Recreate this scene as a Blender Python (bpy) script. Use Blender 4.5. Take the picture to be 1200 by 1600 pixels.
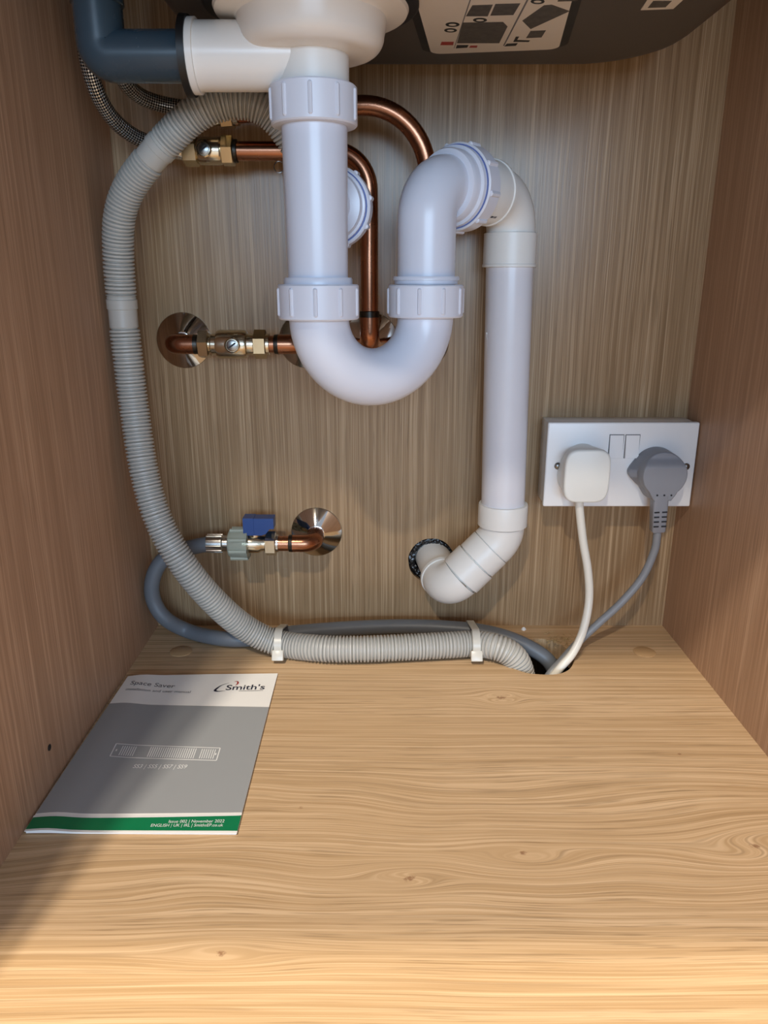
import bpy, bmesh, math, random
from mathutils import Vector, Matrix
random.seed(7)
PI = math.pi
scene = bpy.context.scene
for o in list(bpy.data.objects): bpy.data.objects.remove(o)

# ------------------------------------------------------------------ camera
F = 1178.0                      # focal length in pixels of the 1200x1600 frame
PITCH = math.atan(364.0 / F)
CAM = Vector((0.0, -0.737, 0.355))
cd = bpy.data.cameras.new('camera'); cam = bpy.data.objects.new('camera', cd)
scene.collection.objects.link(cam)
cam.location = CAM; cam.rotation_euler = (PI/2 - PITCH, 0, 0)
cd.sensor_fit = 'HORIZONTAL'; cd.sensor_width = 36.0; cd.lens = 36.0 * F / 1200.0
cd.clip_start = 0.01
scene.camera = cam

# ------------------------------------------------------------------ light
w = bpy.data.worlds.new('world'); scene.world = w; w.use_nodes = True
w.node_tree.nodes['Background'].inputs[0].default_value = (0.76, 0.84, 1.0, 1)
w.node_tree.nodes['Background'].inputs[1].default_value = 0.56

def area(name, loc, target, sx, sy, power, col):
    l = bpy.data.lights.new(name, 'AREA'); l.shape = 'RECTANGLE'; l.size = sx; l.size_y = sy
    l.energy = power; l.color = col
    o = bpy.data.objects.new(name, l); scene.collection.objects.link(o)
    o.location = loc; o.rotation_euler = (Vector(target) - Vector(loc)).to_track_quat('-Z', 'Y').to_euler()
    return o

def spot(name, loc, target, power, col, size=150, radius=0.03, blend=0.5):
    l = bpy.data.lights.new(name, 'SPOT'); l.energy = power; l.color = col
    l.spot_size = math.radians(size); l.spot_blend = blend; l.shadow_soft_size = radius
    o = bpy.data.objects.new(name, l); scene.collection.objects.link(o)
    o.location = loc; o.rotation_euler = (Vector(target) - Vector(loc)).to_track_quat('-Z', 'Y').to_euler()
    return o
# kitchen window behind the camera (cool daylight) and three ceiling downlights (warm)
area('kitchen_window_light', (0.30, -3.6, 0.78), (0.15, 0, 0.45), 2.0, 0.62, 62, (0.52, 0.74, 1.0))
spot('ceiling_downlight', (0.1, -1.07, 2.25), (0.1, -1.07, 0), 165, (1.0, 0.84, 0.58), size=120, radius=0.035)
spot('ceiling_downlight.001', (-0.52, -1.79, 2.25), (-0.50, -1.6, 0), 200, (1.0, 0.89, 0.74), radius=0.04)
spot('ceiling_downlight.002', (-0.50, -2.32, 2.25), (-0.45, -2.1, 0), 105, (1.0, 0.89, 0.74), radius=0.05)
vs = scene.view_settings
vs.view_transform = 'Standard'; vs.look = 'None'; vs.gamma = 1.0; vs.use_curve_mapping = False
vs.exposure = 0.0

# ------------------------------------------------------------------ helpers
CT, ST = math.cos(PITCH), math.sin(PITCH)
def ray(px, py):
    u = (px - 600.0) / F; v = (py - 800.0) / F
    return Vector((u, CT - v*ST, -ST - v*CT))
def P(px, py, Y):               # point seen at a pixel of the photo that stands at depth Y
    d = ray(px, py); return CAM + d * ((Y - CAM.y) / d.y)
def PZ(px, py, Z):              # ... that lies at height Z
    d = ray(px, py); return CAM + d * ((Z - CAM.z) / d.z)

def lin(h):
    h = h.lstrip('#'); c = [int(h[i:i+2], 16)/255 for i in (0, 2, 4)]
    return tuple(x/12.92 if x <= 0.04045 else ((x+0.055)/1.055)**2.4 for x in c) + (1,)

class NT:
    def __init__(s, name):
        s.m = bpy.data.materials.new(name); s.m.use_nodes = True
        s.t = s.m.node_tree; s.b = s.t.nodes['Principled BSDF']
    def n(s, typ, **kw):
        x = s.t.nodes.new(typ)
        for k, v in kw.items(): setattr(x, k, v)
        return x
    def set(s, sock, v):
        if hasattr(v, 'is_linked') or isinstance(v, bpy.types.NodeSocket): s.t.links.new(v, sock)
        else: sock.default_value = v
    def math(s, op, a, b=None, c=None, clamp=False):
        x = s.n('ShaderNodeMath', operation=op); x.use_clamp = clamp
        s.set(x.inputs[0], a)
        if b is not None: s.set(x.inputs[1], b)
        if c is not None: s.set(x.inputs[2], c)
        return x.outputs[0]
    def mix(s, fac, a, b, blend='MIX'):
        x = s.n('ShaderNodeMix', data_type='RGBA', blend_type=blend)
        s.set(x.inputs[0], fac); s.set(x.inputs[6], a); s.set(x.inputs[7], b)
        return x.outputs[2]
    def comb(s, x, y, z=0.0):
        c = s.n('ShaderNodeCombineXYZ'); s.set(c.inputs[0], x); s.set(c.inputs[1], y); s.set(c.inputs[2], z)
        return c.outputs[0]
    def noise(s, vec, scale=1.0, detail=3.0, rough=0.55, dist=0.0):
        x = s.n('ShaderNodeTexNoise'); s.t.links.new(vec, x.inputs['Vector'])
        x.inputs['Scale'].default_value = scale; x.inputs['Detail'].default_value = detail
        x.inputs['Roughness'].default_value = rough; x.inputs['Distortion'].default_value = dist
        return x.outputs[0]
    def ss(s, x, lo, hi):
        r = s.n('ShaderNodeMapRange', interpolation_type='SMOOTHSTEP')
        s.set(r.inputs[0], x); r.inputs[1].default_value = lo; r.inputs[2].default_value = hi
        return r.outputs[0]
    def obj(s):
        c = s.n('ShaderNodeTexCoord'); x = s.n('ShaderNodeSeparateXYZ'); s.t.links.new(c.outputs['Object'], x.inputs[0])
        return x.outputs[0], x.outputs[1], x.outputs[2], c.outputs['Object']
    def bump(s, h, strength=0.2, dist=0.001):
        b = s.n('ShaderNodeBump'); b.inputs['Strength'].default_value = strength; b.inputs['Distance'].default_value = dist
        s.t.links.new(h, b.inputs['Height']); s.t.links.new(b.outputs[0], s.b.inputs['Normal'])

def plain(name, col, rough=0.4, metal=0.0, var=0.06, vscale=60.0, spec=0.5, bump=0.0, trans=0.0, sss=0.0):
    m = NT(name); _, _, _, v = m.obj(); c = lin(col) if isinstance(col, str) else col
    nz = m.noise(v, vscale, 3)
    dark = tuple(x*(1-2*var) for x in c[:3]) + (1,); lite = tuple(min(1, x*(1+var)) for x in c[:3]) + (1,)
    m.set(m.b.inputs['Base Color'], m.mix(nz, dark, lite))
    ra = 0.1 if var > .03 else 0.02
    m.set(m.b.inputs['Roughness'], m.math('ADD', m.math('MULTIPLY', nz, ra), rough - ra/2))
    m.b.inputs['Metallic'].default_value = metal
    m.b.inputs['Specular IOR Level'].default_value = spec
    if trans: m.b.inputs['Transmission Weight'].default_value = trans
    if sss:
        m.b.inputs['Subsurface Weight'].default_value = sss; m.b.inputs['Subsurface Radius'].default_value = (0.004, 0.004, 0.005)
    if bump: m.bump(nz, bump, 0.001)
    return m.m

def wood(name, along, across, pale, mid, dark, knots=(), cathedral=0.0, rough=0.42, seed=0.0, FM=230.0, WB=0.22):
    m = NT(name); o = m.obj(); a = o['xyz'.index(along)]; c0 = o['xyz'.index(across)]
    c = c0
    core = None
    for (ka, kc, sa, sc, A, rc) in knots:        # grain lines part around each knot
        da = m.math('SUBTRACT', a, ka); dc = m.math('SUBTRACT', c0, kc)
        e = m.math('ADD', m.math('POWER', m.math('DIVIDE', da, sa), 2.0), m.math('POWER', m.math('DIVIDE', dc, sc), 2.0))
        g = m.math('EXPONENT', m.math('MULTIPLY', e, -1.0))
        c = m.math('SUBTRACT', c, m.math('MULTIPLY', m.math('MULTIPLY', g, dc), A))
        wob = m.noise(m.comb(a, c0), 420, 3)
        e2 = m.math('ADD', m.math('POWER', m.math('DIVIDE', da, rc*1.5), 2.0), m.math('POWER', m.math('DIVIDE', dc, rc), 2.0))
        k = m.ss(m.math('ADD', e2, m.math('MULTIPLY', wob, 3.4)), 2.6, 1.5)
        core = k if core is None else m.math('MAXIMUM', core, k)
    if cathedral:
        zone = m.math('MULTIPLY', m.ss(c0, -0.405, -0.365), m.ss(c0, -0.235, -0.275))
        warp = m.noise(m.comb(m.math('MULTIPLY', a, 6.0), m.math('MULTIPLY', c, 11.0), seed), 1.0, 1)
        c = m.math('ADD', c, m.math('MULTIPLY', m.math('SUBTRACT', warp, 0.5), m.math('ADD', m.math('MULTIPLY', zone, 0.040), 0.008)))
    else:
        warp = m.noise(m.comb(m.math('MULTIPLY', a, 3.0), m.math('MULTIPLY', c, 9.0), seed), 1.0, 2)
        c = m.math('ADD', c, m.math('MULTIPLY', m.math('SUBTRACT', warp, 0.5), 0.006))
    def nz(fc, fa, det=3): return m.noise(m.comb(m.math('MULTIPLY', c, fc), m.math('MULTIPLY', a, fa), seed), 1.0, det)
    broad = nz(22, 1.2); medium = nz(FM, 2.6, 4); fine = nz(FM*3.1, 6.0, 2); pores = nz(780, 17.0, 2)
    t = m.math('ADD', m.math('MULTIPLY', broad, WB), m.math('ADD', m.math('MULTIPLY', medium, 0.80-WB), m.math('MULTIPLY', fine, 0.55)))
    col = m.mix(m.ss(t, 0.50, 0.86), dark, mid)
    col = m.mix(m.ss(t, 0.66, 0.98), col, pale)
    h = m.math('ADD', fine, m.math('MULTIPLY', medium, 0.6))
    if cathedral:
        f = m.math('ADD', m.math('MULTIPLY', c, 105.0), m.math('MULTIPLY', nz(30, 2.0, 1), 2.0))
        fr = m.math('POWER', m.math('FRACT', f), 5.0)
        amp = m.ss(nz(14, 4.0, 2), 0.38, 0.62)
        ln = m.math('MULTIPLY', m.math('MULTIPLY', fr, amp), cathedral)
        col = m.mix(ln, col, tuple(x*0.55 for x in dark[:3]) + (1,))
    pm = m.math('MULTIPLY', m.math('MULTIPLY', m.ss(pores, 0.54, 0.68), m.ss(broad, 0.30, 0.60)), 0.55 if cathedral else 0.40)
    col = m.mix(pm, col, tuple(x*0.55 for x in dark[:3]) + (1,))
    if core is not None:
        col = m.mix(m.math('MULTIPLY', core, 0.75), col, (dark[0]*.50, dark[1]*.36, dark[2]*.32, 1))
    m.set(m.b.inputs['Base Color'], col)
    m.set(m.b.inputs['Roughness'], m.math('ADD', m.math('MULTIPLY', medium, 0.14), rough - 0.07))
    m.b.inputs['Specular IOR Level'].default_value = 0.30
    m.bump(h, 0.10, 0.0005)
    return m.m

col = scene.collection
def finish(me, mat, smooth=True, angle=35):
    if smooth:
        for p in me.polygons: p.use_smooth = True
        me.set_sharp_from_angle(angle=math.radians(angle))
    me.materials.append(mat)

def root_loc(o):
    while o.parent: o = o.parent
    return o.location.copy()

def obj(name, geo, mat, parent=None, base=None, smooth=True, angle=35):
    """geo = (verts, faces) or bmesh, in world coordinates -> ONE mesh object"""
    me = bpy.data.meshes.new(name)
    if isinstance(geo, bmesh.types.BMesh): geo.to_mesh(me); geo.free()
    else: me.from_pydata([tuple(v) for v in geo[0]], [], geo[1]); me.update()
    bm = bmesh.new(); bm.from_mesh(me)
    bmesh.ops.remove_doubles(bm, verts=bm.verts, dist=1e-7)
    bmesh.ops.recalc_face_normals(bm, faces=bm.faces); bm.to_mesh(me); bm.free()
    L = root_loc(parent) if parent else Vector(base) if base is not None else Vector((0, 0, 0))
    if L.length: me.transform(Matrix.Translation(-L))
    finish(me, mat, smooth, angle)
    o = bpy.data.objects.new(name, me); col.objects.link(o)
    if parent: o.parent = parent
    else: o.location = L
    return o

def tag(o, label, cat, group=None):
    o['label'] = label; o['category'] = cat
    if group: o['group'] = group
    return o
def thing(name, loc, label, cat, group=None):
    o = bpy.data.objects.new(name, None); col.objects.link(o); o.location = loc
    o.empty_display_size = 0.02
    return tag(o, label, cat, group)
def struct(name, geo, mat, parent=None, smooth=False):
    o = obj(name, geo, mat, parent, smooth=smooth)
    if parent is None: o['kind'] = 'structure'
    return o

def join(*gs):
    V, Fc = [], []
    for v, f in gs:
        n = len(V); V += list(v); Fc += [tuple(i+n for i in q) for q in f]
    return V, Fc
def box(x0, x1, y0, y1, z0, z1):
    V = [Vector((x, y, z)) for x in (x0, x1) for y in (y0, y1) for z in (z0, z1)]
    return V, [(0,1,3,2), (4,6,7,5), (0,4,5,1), (2,3,7,6), (0,2,6,4), (1,5,7,3)]
def bevel_box(x0, x1, y0, y1, z0, z1, r=0.001, seg=2):
    bm = bmesh.new(); g = box(x0, x1, y0, y1, z0, z1)
    vs_ = [bm.verts.new(v) for v in g[0]]
    for f in g[1]: bm.faces.new([vs_[i] for i in f])
    bmesh.ops.recalc_face_normals(bm, faces=bm.faces)
    bmesh.ops.bevel(bm, geom=list(bm.edges), offset=r, segments=seg, affect='EDGES', profile=0.5)
    V = [v.co.copy() for v in bm.verts]; bm.verts.index_update()
    Fc = [tuple(v.index for v in f.verts) for f in bm.faces]; bm.free()
    return V, Fc
def frame(d):
    d = d.normalized(); up = Vector((0, 0, 1)) if abs(d.z) < 0.9 else Vector((0, 1, 0))
    a = d.cross(up).normalized(); return a, a.cross(d).normalized()
def rev(a, d, prof, seg=40, cap=True, rot=0.0):
    """surface of revolution: prof = [(distance along d, radius)]"""
    a = Vector(a); d = Vector(d).normalized(); e1, e2 = frame(d); V, Fc = [], []
    for h, r in prof:
        for i in range(seg):
            t = 2*PI*i/seg + rot
            V.append(a + d*h + (e1*math.cos(t) + e2*math.sin(t))*max(r, 1e-5))
    for k in range(len(prof)-1):
        for i in range(seg):
            j = (i+1) % seg; Fc.append((k*seg+i, k*seg+j, (k+1)*seg+j, (k+1)*seg+i))
    if cap:
        Fc.append(tuple(range(seg))[::-1]); Fc.append(tuple(range((len(prof)-1)*seg, len(prof)*seg)))
    return V, Fc
def catmull(pts, n=24):
    p = [Vector(q) for q in pts]; p = [p[0]*2-p[1]] + p + [p[-1]*2-p[-2]]; out = []
    for i in range(1, len(p)-2):
        for k in range(n):
            t = k/n; a, b, c, d = p[i-1:i+3]
            # centripetal-like via chord weights
            out.append(0.5*((2*b) + (c-a)*t + (2*a-5*b+4*c-d)*t*t + (3*b-a-3*c+d)*t**3))
    out.append(p[-2]); return out
def resample(pts, step):
    L = [0.0]
    for i in range(1, len(pts)): L.append(L[-1] + (pts[i]-pts[i-1]).length)
    n = max(2, int(L[-1]/step)); out = []; k = 0
    for i in range(n+1):
        s = L[-1]*i/n
        while k < len(L)-2 and L[k+1] < s: k += 1
        t = (s-L[k])/max(1e-9, L[k+1]-L[k]); out.append(pts[k].lerp(pts[k+1], min(1, t)))
    return out, L[-1]
def fillet(pts, r, n=10):
    pts = [Vector(p) for p in pts]; out = [pts[0]]
    rs = r if isinstance(r, (list, tuple)) else [r]*(len(pts)-2)
    for i in range(1, len(pts)-1):
        a = (pts[i-1]-pts[i]).normalized(); b = (pts[i+1]-pts[i]).normalized()
        ang = a.angle(b); tl = rs[i-1]/math.tan(ang/2); bis = (a+b).normalized()
        c = pts[i] + bis*(rs[i-1]/math.sin(ang/2)); s = pts[i]+a*tl-c; e = pts[i]+b*tl-c
        tot = s.angle(e); ax = s.cross(e).normalized()
        for k in range(n+1): out.append(c + Matrix.Rotation(tot*k/n, 3, ax) @ s)
    out.append(pts[-1]); return out
def sweep(pts, r, seg=24, cap=True):
    """tube along pts; r = radius or list"""
    n = len(pts); rr = r if isinstance(r, (list, tuple)) else [r]*n
    T = []
    for i in range(n):
        T.append((pts[min(n-1, i+1)] - pts[max(0, i-1)]).normalized())
    e1, _ = frame(T[0]); V, Fc = [], []
    for i in range(n):
        e1 = (e1 - T[i]*e1.dot(T[i])).normalized(); e2 = T[i].cross(e1)
        for k in range(seg):
            t = 2*PI*k/seg; V.append(pts[i] + (e1*math.cos(t) + e2*math.sin(t))*rr[i])
    for i in range(n-1):
        for k in range(seg):
            j = (k+1) % seg; Fc.append((i*seg+k, i*seg+j, (i+1)*seg+j, (i+1)*seg+k))
    if cap: Fc.append(tuple(range(seg))[::-1]); Fc.append(tuple(range((n-1)*seg, n*seg)))
    return V, Fc
def uv_tube(o, seg, n, around=1.0, length=1.0):
    """angle / distance along the tube as UV for a swept object (recomputed from the layout of sweep)"""
    me = o.data; uv = me.uv_layers.new(name='UVMap')
    for p in me.polygons:
        if p.loop_total != 4: continue
        ids = [me.loops[l].vertex_index for l in p.loop_indices]
        ks = [i % seg for i in ids]; wrap = max(ks)-min(ks) > seg//2
        for l, i in zip(p.loop_indices, ids):
            k = i % seg; k = k+seg if wrap and k < seg//2 else k
            uv.data[l].uv = (k/seg*around, (i//seg)/(n-1)*length)
def loft(rings, cap=True):
    V, Fc = [], []; s = len(rings[0])
    for r_ in rings: V += [Vector(q) for q in r_]
    for k in range(len(rings)-1):
        for i in range(s):
            j = (i+1) % s; Fc.append((k*s+i, k*s+j, (k+1)*s+j, (k+1)*s+i))
    if cap: Fc.append(tuple(range(s))[::-1]); Fc.append(tuple(range((len(rings)-1)*s, len(rings)*s)))
    return V, Fc
def rrect(x0, x1, y0, y1, r, n=8):
    out = []
    for cx, cy, a0 in ((x1-r, y1-r, 0), (x0+r, y1-r, PI/2), (x0+r, y0+r, PI), (x1-r, y0+r, 1.5*PI)):
        for k in range(n+1):
            t = a0 + PI/2*k/n; out.append((cx + r*math.cos(t), cy + r*math.sin(t)))
    return out
def plate_with_holes(outer, holes, to3, th):
    """flat panel with cut-outs: outer/holes = lists of 2-d loops, to3(u, v, d) -> point"""
    bm = bmesh.new(); edges = []
    for loop in [outer] + holes:
        vs_ = [bm.verts.new((u, v, 0)) for u, v in loop]
        for i in range(len(vs_)): edges.append(bm.edges.new((vs_[i], vs_[(i+1) % len(vs_)])))
    bmesh.ops.triangle_fill(bm, use_beauty=True, use_dissolve=False, edges=edges)
    r_ = bmesh.ops.extrude_face_region(bm, geom=list(bm.faces))
    for v in [g for g in r_['geom'] if isinstance(g, bmesh.types.BMVert)]: v.co.z = th
    bmesh.ops.recalc_face_normals(bm, faces=bm.faces)
    for v in bm.verts: v.co = Vector(to3(v.co.x, v.co.y, v.co.z))
    return bm

# ------------------------------------------------------------------ materials
oak = (lin('d2b085'), lin('b8936a'), lin('936d49'))
def kn(px, py, sa, sc, A, rc):
    p = PZ(px, py, 0); return (p.x, p.y, sa, sc, A, rc)
M = {}
M['floor'] = wood('oak_floor', 'x', 'y', lin('dcbf9b'), lin('d3b48f'), lin('b6966f'),
    knots=[kn(783, 1090, .022, .013, 1.6, .0036), kn(818, 1333, .055, .016, 1.15, .0020), kn(640, 1372, .035, .010, 1.5, .0030),
           kn(1180, 1322, .05, .020, 1.2, .0028), kn(345, 1490, .04, .010, 1.2, .0022), kn(470, 1262, .01, .004, .6, .0016),
           kn(1062, 1178, .01, .004, .5, .0013)], cathedral=0.42, rough=0.46, seed=3.0, FM=400.0, WB=.14)
M['back'] = wood('oak_back', 'z', 'x', lin('c0a685'), lin('a98d6c'), lin('8b7052'), rough=0.25, seed=11.0, FM=300.0, WB=.12)
M['side'] = wood('oak_side', 'z', 'y', lin('cbab90'), lin('bb997e'), lin('a38268'), rough=0.48, seed=21.0, FM=200.0, WB=.28)
M['white'] = plain('white_polypropylene', 'd6dcea', 0.28, var=0.01, sss=0.0)
M['nut'] = plain('white_nut_plastic', 'dadeea', 0.34, var=0.01)
M['abs'] = plain('solvent_weld_white', 'e4e3df', 0.36, var=0.015)
M['pipe'] = plain('white_waste_pipe', 'dadbe2', 0.24, var=0.015)
M['strainer'] = plain('white_strainer_plastic', 'e9e5df', 0.26, var=0.012)
M['slate'] = plain('slate_blue_plastic', '33434e', 0.26, var=0.05)
M['rubber'] = plain('black_rubber', '0c0c0d', 0.5, var=0.1)
M['seal'] = plain('blue_seal', '5a6fae', 0.45, var=0.05)
M['sink'] = plain('dark_sink_composite', '4b443f', 0.48, var=0.08, vscale=900)
M['copper'] = plain('copper', 'a87459', 0.27, metal=1.0, var=0.12, vscale=45)
M['flux'] = plain('tarnished_solder', '4b4742', 0.38, metal=1.0, var=0.35, vscale=300)
M['chrome'] = plain('chrome', 'd8d6d2', 0.07, metal=1.0, var=0.02)
M['nickel'] = plain('nickel_plated_brass', 'cfc4ae', 0.20, metal=1.0, var=0.05)
M['brass'] = plain('yellow_brass', 'c9bb9c', 0.24, metal=1.0, var=0.06)
M['steel'] = plain('steel_ferrule', 'c8c7c3', 0.22, metal=1.0, var=0.05)
M['hose'] = plain('grey_corrugated_plastic', 'b9b7b0', 0.42, var=0.03)
M['supply'] = plain('grey_rubber_hose', '6d7278', 0.42, var=0.03)
M['clear'] = plain('cloudy_translucent_plastic', 'c6d0c4', 0.30, var=0.02, trans=0.55)
M['tie'] = plain('natural_nylon', 'e4e1d6', 0.32, var=0.02, trans=0.2)
M['blue'] = plain('blue_lever_plastic', '16407f', 0.35, var=0.05)
M['socket'] = plain('white_socket_plastic', 'f0f1f2', 0.30, var=0.008)
M['plugw'] = plain('white_plug_plastic', 'eceee9', 0.38, var=0.008)
M['plugg'] = plain('grey_plug_plastic', '8a8e97', 0.44, var=0.02)
M['plugd'] = plain('dark_slot', '1d2026', 0.6)
M['cablew'] = plain('white_cable', 'e7e4da', 0.38, var=0.015)
M['cableg'] = plain('grey_cable', '878b91', 0.42, var=0.02)
M['cap'] = plain('beige_cover_cap', 'bd9a70', 0.45, var=0.04)
M['paper'] = plain('white_paper', 'f5f4f0', 0.42, var=0.01)
M['ink'] = plain('navy_ink', '1c2036', 0.5)
M['inkred'] = plain('red_ink', 'a3322c', 0.5)
M['inkgrey'] = plain('grey_ink', '6d6c70', 0.5)
M['inkwhite'] = plain('white_ink', 'eeeeec', 0.45)
M['inkgreen'] = plain('green_ink', '067a4c', 0.40, var=0.01)
M['inkcover'] = plain('grey_cover_print', '9da0a2', 0.40, var=0.01)
M['sticker'] = plain('sticker_paper', 'ddd5cb', 0.55, var=0.02)
M['photo'] = plain('sticker_photo_print', '57534f', 0.55, var=0.4, vscale=220)
M['void'] = plain('dark_plaster', '3a3733', 0.9)
M['kitchen'] = plain('kitchen_floor_tile', 'b5a797', 0.45)
M['worktop'] = plain('worktop_underside', 'a48a6c', 0.6)
def gunk_mat():
    m = NT('dark_sealant'); v = m.obj()[3]; k = m.ss(m.noise(v, 330, 3, .7), .58, .68)
    m.set(m.b.inputs['Base Color'], m.mix(k, (.006, .006, .007, 1), (.42, .43, .42, 1))); m.b.inputs['Roughness'].default_value = .25
    return m.m
M['gunk'] = gunk_mat()
M['dust'] = plain('sawdust', 'b79c70', 0.9)
M['zinc'] = plain('screw_zinc', '9a9a98', 0.28, metal=1.0)

def braid_mat():
    m = NT('braided_steel'); t = m.n('ShaderNodeUVMap'); s = m.n('ShaderNodeSeparateXYZ'); m.t.links.new(t.outputs[0], s.inputs[0])
    u, v = s.outputs[0], s.outputs[1]
    a = m.math('SINE', m.math('MULTIPLY', m.math('ADD', m.math('MULTIPLY', u, 10.0), m.math('MULTIPLY', v, 1.5)), 2*PI))
    b = m.math('SINE', m.math('MULTIPLY', m.math('SUBTRACT', m.math('MULTIPLY', u, 10.0), m.math('MULTIPLY', v, 1.5)), 2*PI))
    k = m.ss(m.math('MULTIPLY', a, b), -0.25, 0.35)
    m.set(m.b.inputs['Base Color'], m.mix(k, (0.012, 0.012, 0.014, 1), (0.72, 0.70, 0.66, 1)))
    m.b.inputs['Metallic'].default_value = 0.9; m.b.inputs['Roughness'].default_value = 0.3
    m.bump(k, 0.6, 0.001); return m.m
M['braid'] = braid_mat()

# ------------------------------------------------------------------ the cabinet shell
XL, XR, YF, ZT = -0.2423, 0.2985, -0.58, 0.72
def ell(cx, cy, rx, ry, n=40, wob=0.0):
    return [(cx + rx*(1+wob*math.sin(5*t+1)+wob*math.sin(9*t))*math.cos(t), cy + ry*(1+wob*math.sin(7*t))*math.sin(t))
            for t in (2*PI*i/n for i in range(n))]
HC = PZ(846, 1024, 0)
hole = []
for px, py in ((792,1040),(806,1046),(826,1052),(850,1054),(872,1053),(888,1047),(896,1036),(897,1026),(886,1014),(868,1003),(846,998),(822,1000),(803,1008),(792,1020),(788,1031)):
    p = PZ(px, py, 0); hole.append((p.x, p.y))
hs = [Vector((x, y, 0)) for x, y in hole]; hs = catmull(hs + [hs[0]], 4)[:-1]; hole = [(p.x, p.y) for p in hs]
struct('floor', plate_with_holes([(XL, YF), (XR, YF), (XR, 0), (XL, 0)], [hole], lambda u, v, d: (u, v, -d), 0.018), M['floor'])
WH = P(674, 876, 0.0)
wall_back = struct('wall_back', plate_with_holes([(XL, -0.15), (XR, -0.15), (XR, ZT), (XL, ZT)],
    [ell(WH.x, WH.z, .0242, .0246, 48, .006)], lambda u, v, d: (u, d, v), 0.010), M['back'])
wall_left = struct('wall_left', box(XL-0.018, XL, YF, 0.07, -0.15, ZT), M['side'])
wall_right = struct('wall_right', box(XR, XR+0.018, YF, 0.07, -0.15, ZT), M['side'])
struct('wall_rear', box(XL-0.018, XR+0.018, 0.06, 0.07, -0.15, ZT), M['void'])
struct('floor_kitchen', box(-2.6, 2.6, -4.2, 0.07, -0.17, -0.15), M['kitchen'])
struct('baseboard_front', box(XL, XR, -0.545, -0.53, -0.15, -0.018), M['side'])  # unseen plinth board, added so the void below the floor hole stays dark
# worktop with the bowl cut-out
SX0, SX1, SY0, SY1, SZ = -0.155, 0.240, -0.45, -0.006, 0.525
o = struct('ceiling', plate_with_holes([(XL-0.3, -0.62), (XR+0.3, -0.62), (XR+0.3, 0.07), (XL-0.3, 0.07)],
    [rrect(SX0+.012, SX1-.012, SY0+.012, SY1-.012, .05)], lambda u, v, d: (u, v, ZT + d), 0.038), M['worktop'])
# rough sealant in the wall hole around the waste pipe, small screw hole in the side panel
def gunk_ring():
    V, Fc = [], []; n, k = 90, 7
    for i in range(n):
        t = 2*PI*i/n
        for j in range(k):
            r_ = .0172 + (.0248-.0172)*j/(k-1); y = .0035 + random.uniform(-.0014, .0014) + .003*abs(j/(k-1)-.5)
            V.append(Vector((WH.x + r_*math.cos(t), y, WH.z + r_*math.sin(t))))
    for i in range(n):
        for j in range(k-1): a_ = i*k+j; b_ = ((i+1) % n)*k+j; Fc.append((a_, b_, b_+1, a_+1))
    return V, Fc
obj('sealant_ring', gunk_ring(), M['gunk'], wall_back, angle=180)
q = CAM + ray(77, 1168)*((XL - CAM.x)/ray(77, 1168).x)
obj('screw_hole', rev((XL-.0005, q.y, q.z), (1, 0, 0), [(0, .0024), (.0009, .0024), (.0009, .0012)], 16), M['rubber'], wall_left)

# ------------------------------------------------------------------ sink bowl with stickers
sink = thing('sink_bowl', (0.04, -0.22, SZ), 'dark grey composite sink bowl seen from below at the top of the cabinet', 'sink')
rings = []
for z, ins in ((ZT+.03, 0.0), (SZ+.028, 0.0)):
    rings.append([(x, y, z) for x, y in rrect(SX0+ins, SX1-ins, SY0+ins, SY1-ins, .075-ins*.5)])
for k in range(1, 8):
    a = PI/2*k/7; ins = .028*(1-math.cos(a)); z = SZ + .028 - .028*math.sin(a)
    rings.append([(x, y, z) for x, y in rrect(SX0+ins, SX1-ins, SY0+ins, SY1-ins, .075-ins*.5)])
outer = loft(rings, False); nb = len(rings[0])
outer[1].append(tuple(range((len(rings)-1)*nb, len(rings)*nb)))
ri = [[(x, y, z) for x, y in rrect(SX0+.008, SX1-.008, SY0+.008, SY1-.008, .068)] for z in (ZT+.03, SZ+.02)]
ri.append([(x, y, SZ+.008) for x, y in rrect(SX0+.022, SX1-.022, SY0+.022, SY1-.022, .06)])
inner = loft(ri, False); inner[1].append(tuple(range(2*nb, 3*nb)))
rim = loft([rings[0], ri[0]], False)
obj('bowl', join(outer, inner, rim), M['sink'], sink)

def flat_poly(pts2, to3): return [to3(*p) for p in pts2], [tuple(range(len(pts2)))]
def down_slab(pts2, z, th): return loft([[(x, y, z) for x, y in pts2], [(x, y, z-th) for x, y in pts2]])
# instruction sticker frame: local (a, b) in metres from its rear left corner, b towards the room
A0 = PZ(674, 81, SZ); A1 = PZ(873, 73, SZ); A2 = PZ(690, 0, SZ)
ea = (A1-A0); ea.z = 0; SWd = ea.length; ea.normalize(); eb = Vector((ea.y, -ea.x, 0))
def S2(a, b): p = A0 + ea*a + eb*b; return (p.x, p.y)
def srr(a0, a1, b0, b1, r): return [S2(x, y) for x, y in rrect(a0, a1, b0, b1, r, 6)]
SL = 0.150
pad = obj('black_pad', down_slab(srr(-.006, SWd+.006, .002, SL+.006, .012), SZ, .0012), M['rubber'], sink)
stk = obj('instruction_sticker', down_slab(srr(0, SWd, 0, SL, .009), SZ-.0012, .0005), M['sticker'], sink)
stk['label'] = 'cream instruction sticker with small photos and icons'
def SI(px, py):
    p = PZ(px, py, SZ-.002) - A0; return p.dot(ea), p.dot(eb)
def sprint(name, pxs, mat):
    ps = [S2(*SI(*q)) for q in pxs]
    obj(name, down_slab(ps, SZ-.0017, .00015), M[mat], stk, smooth=False)
sprint('photo_print', ((714,68),(780,68),(793,42),(786,35),(723,36)), 'photo')
sprint('photo_print', ((728,26),(762,26),(770,8),(738,9)), 'photo')
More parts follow.
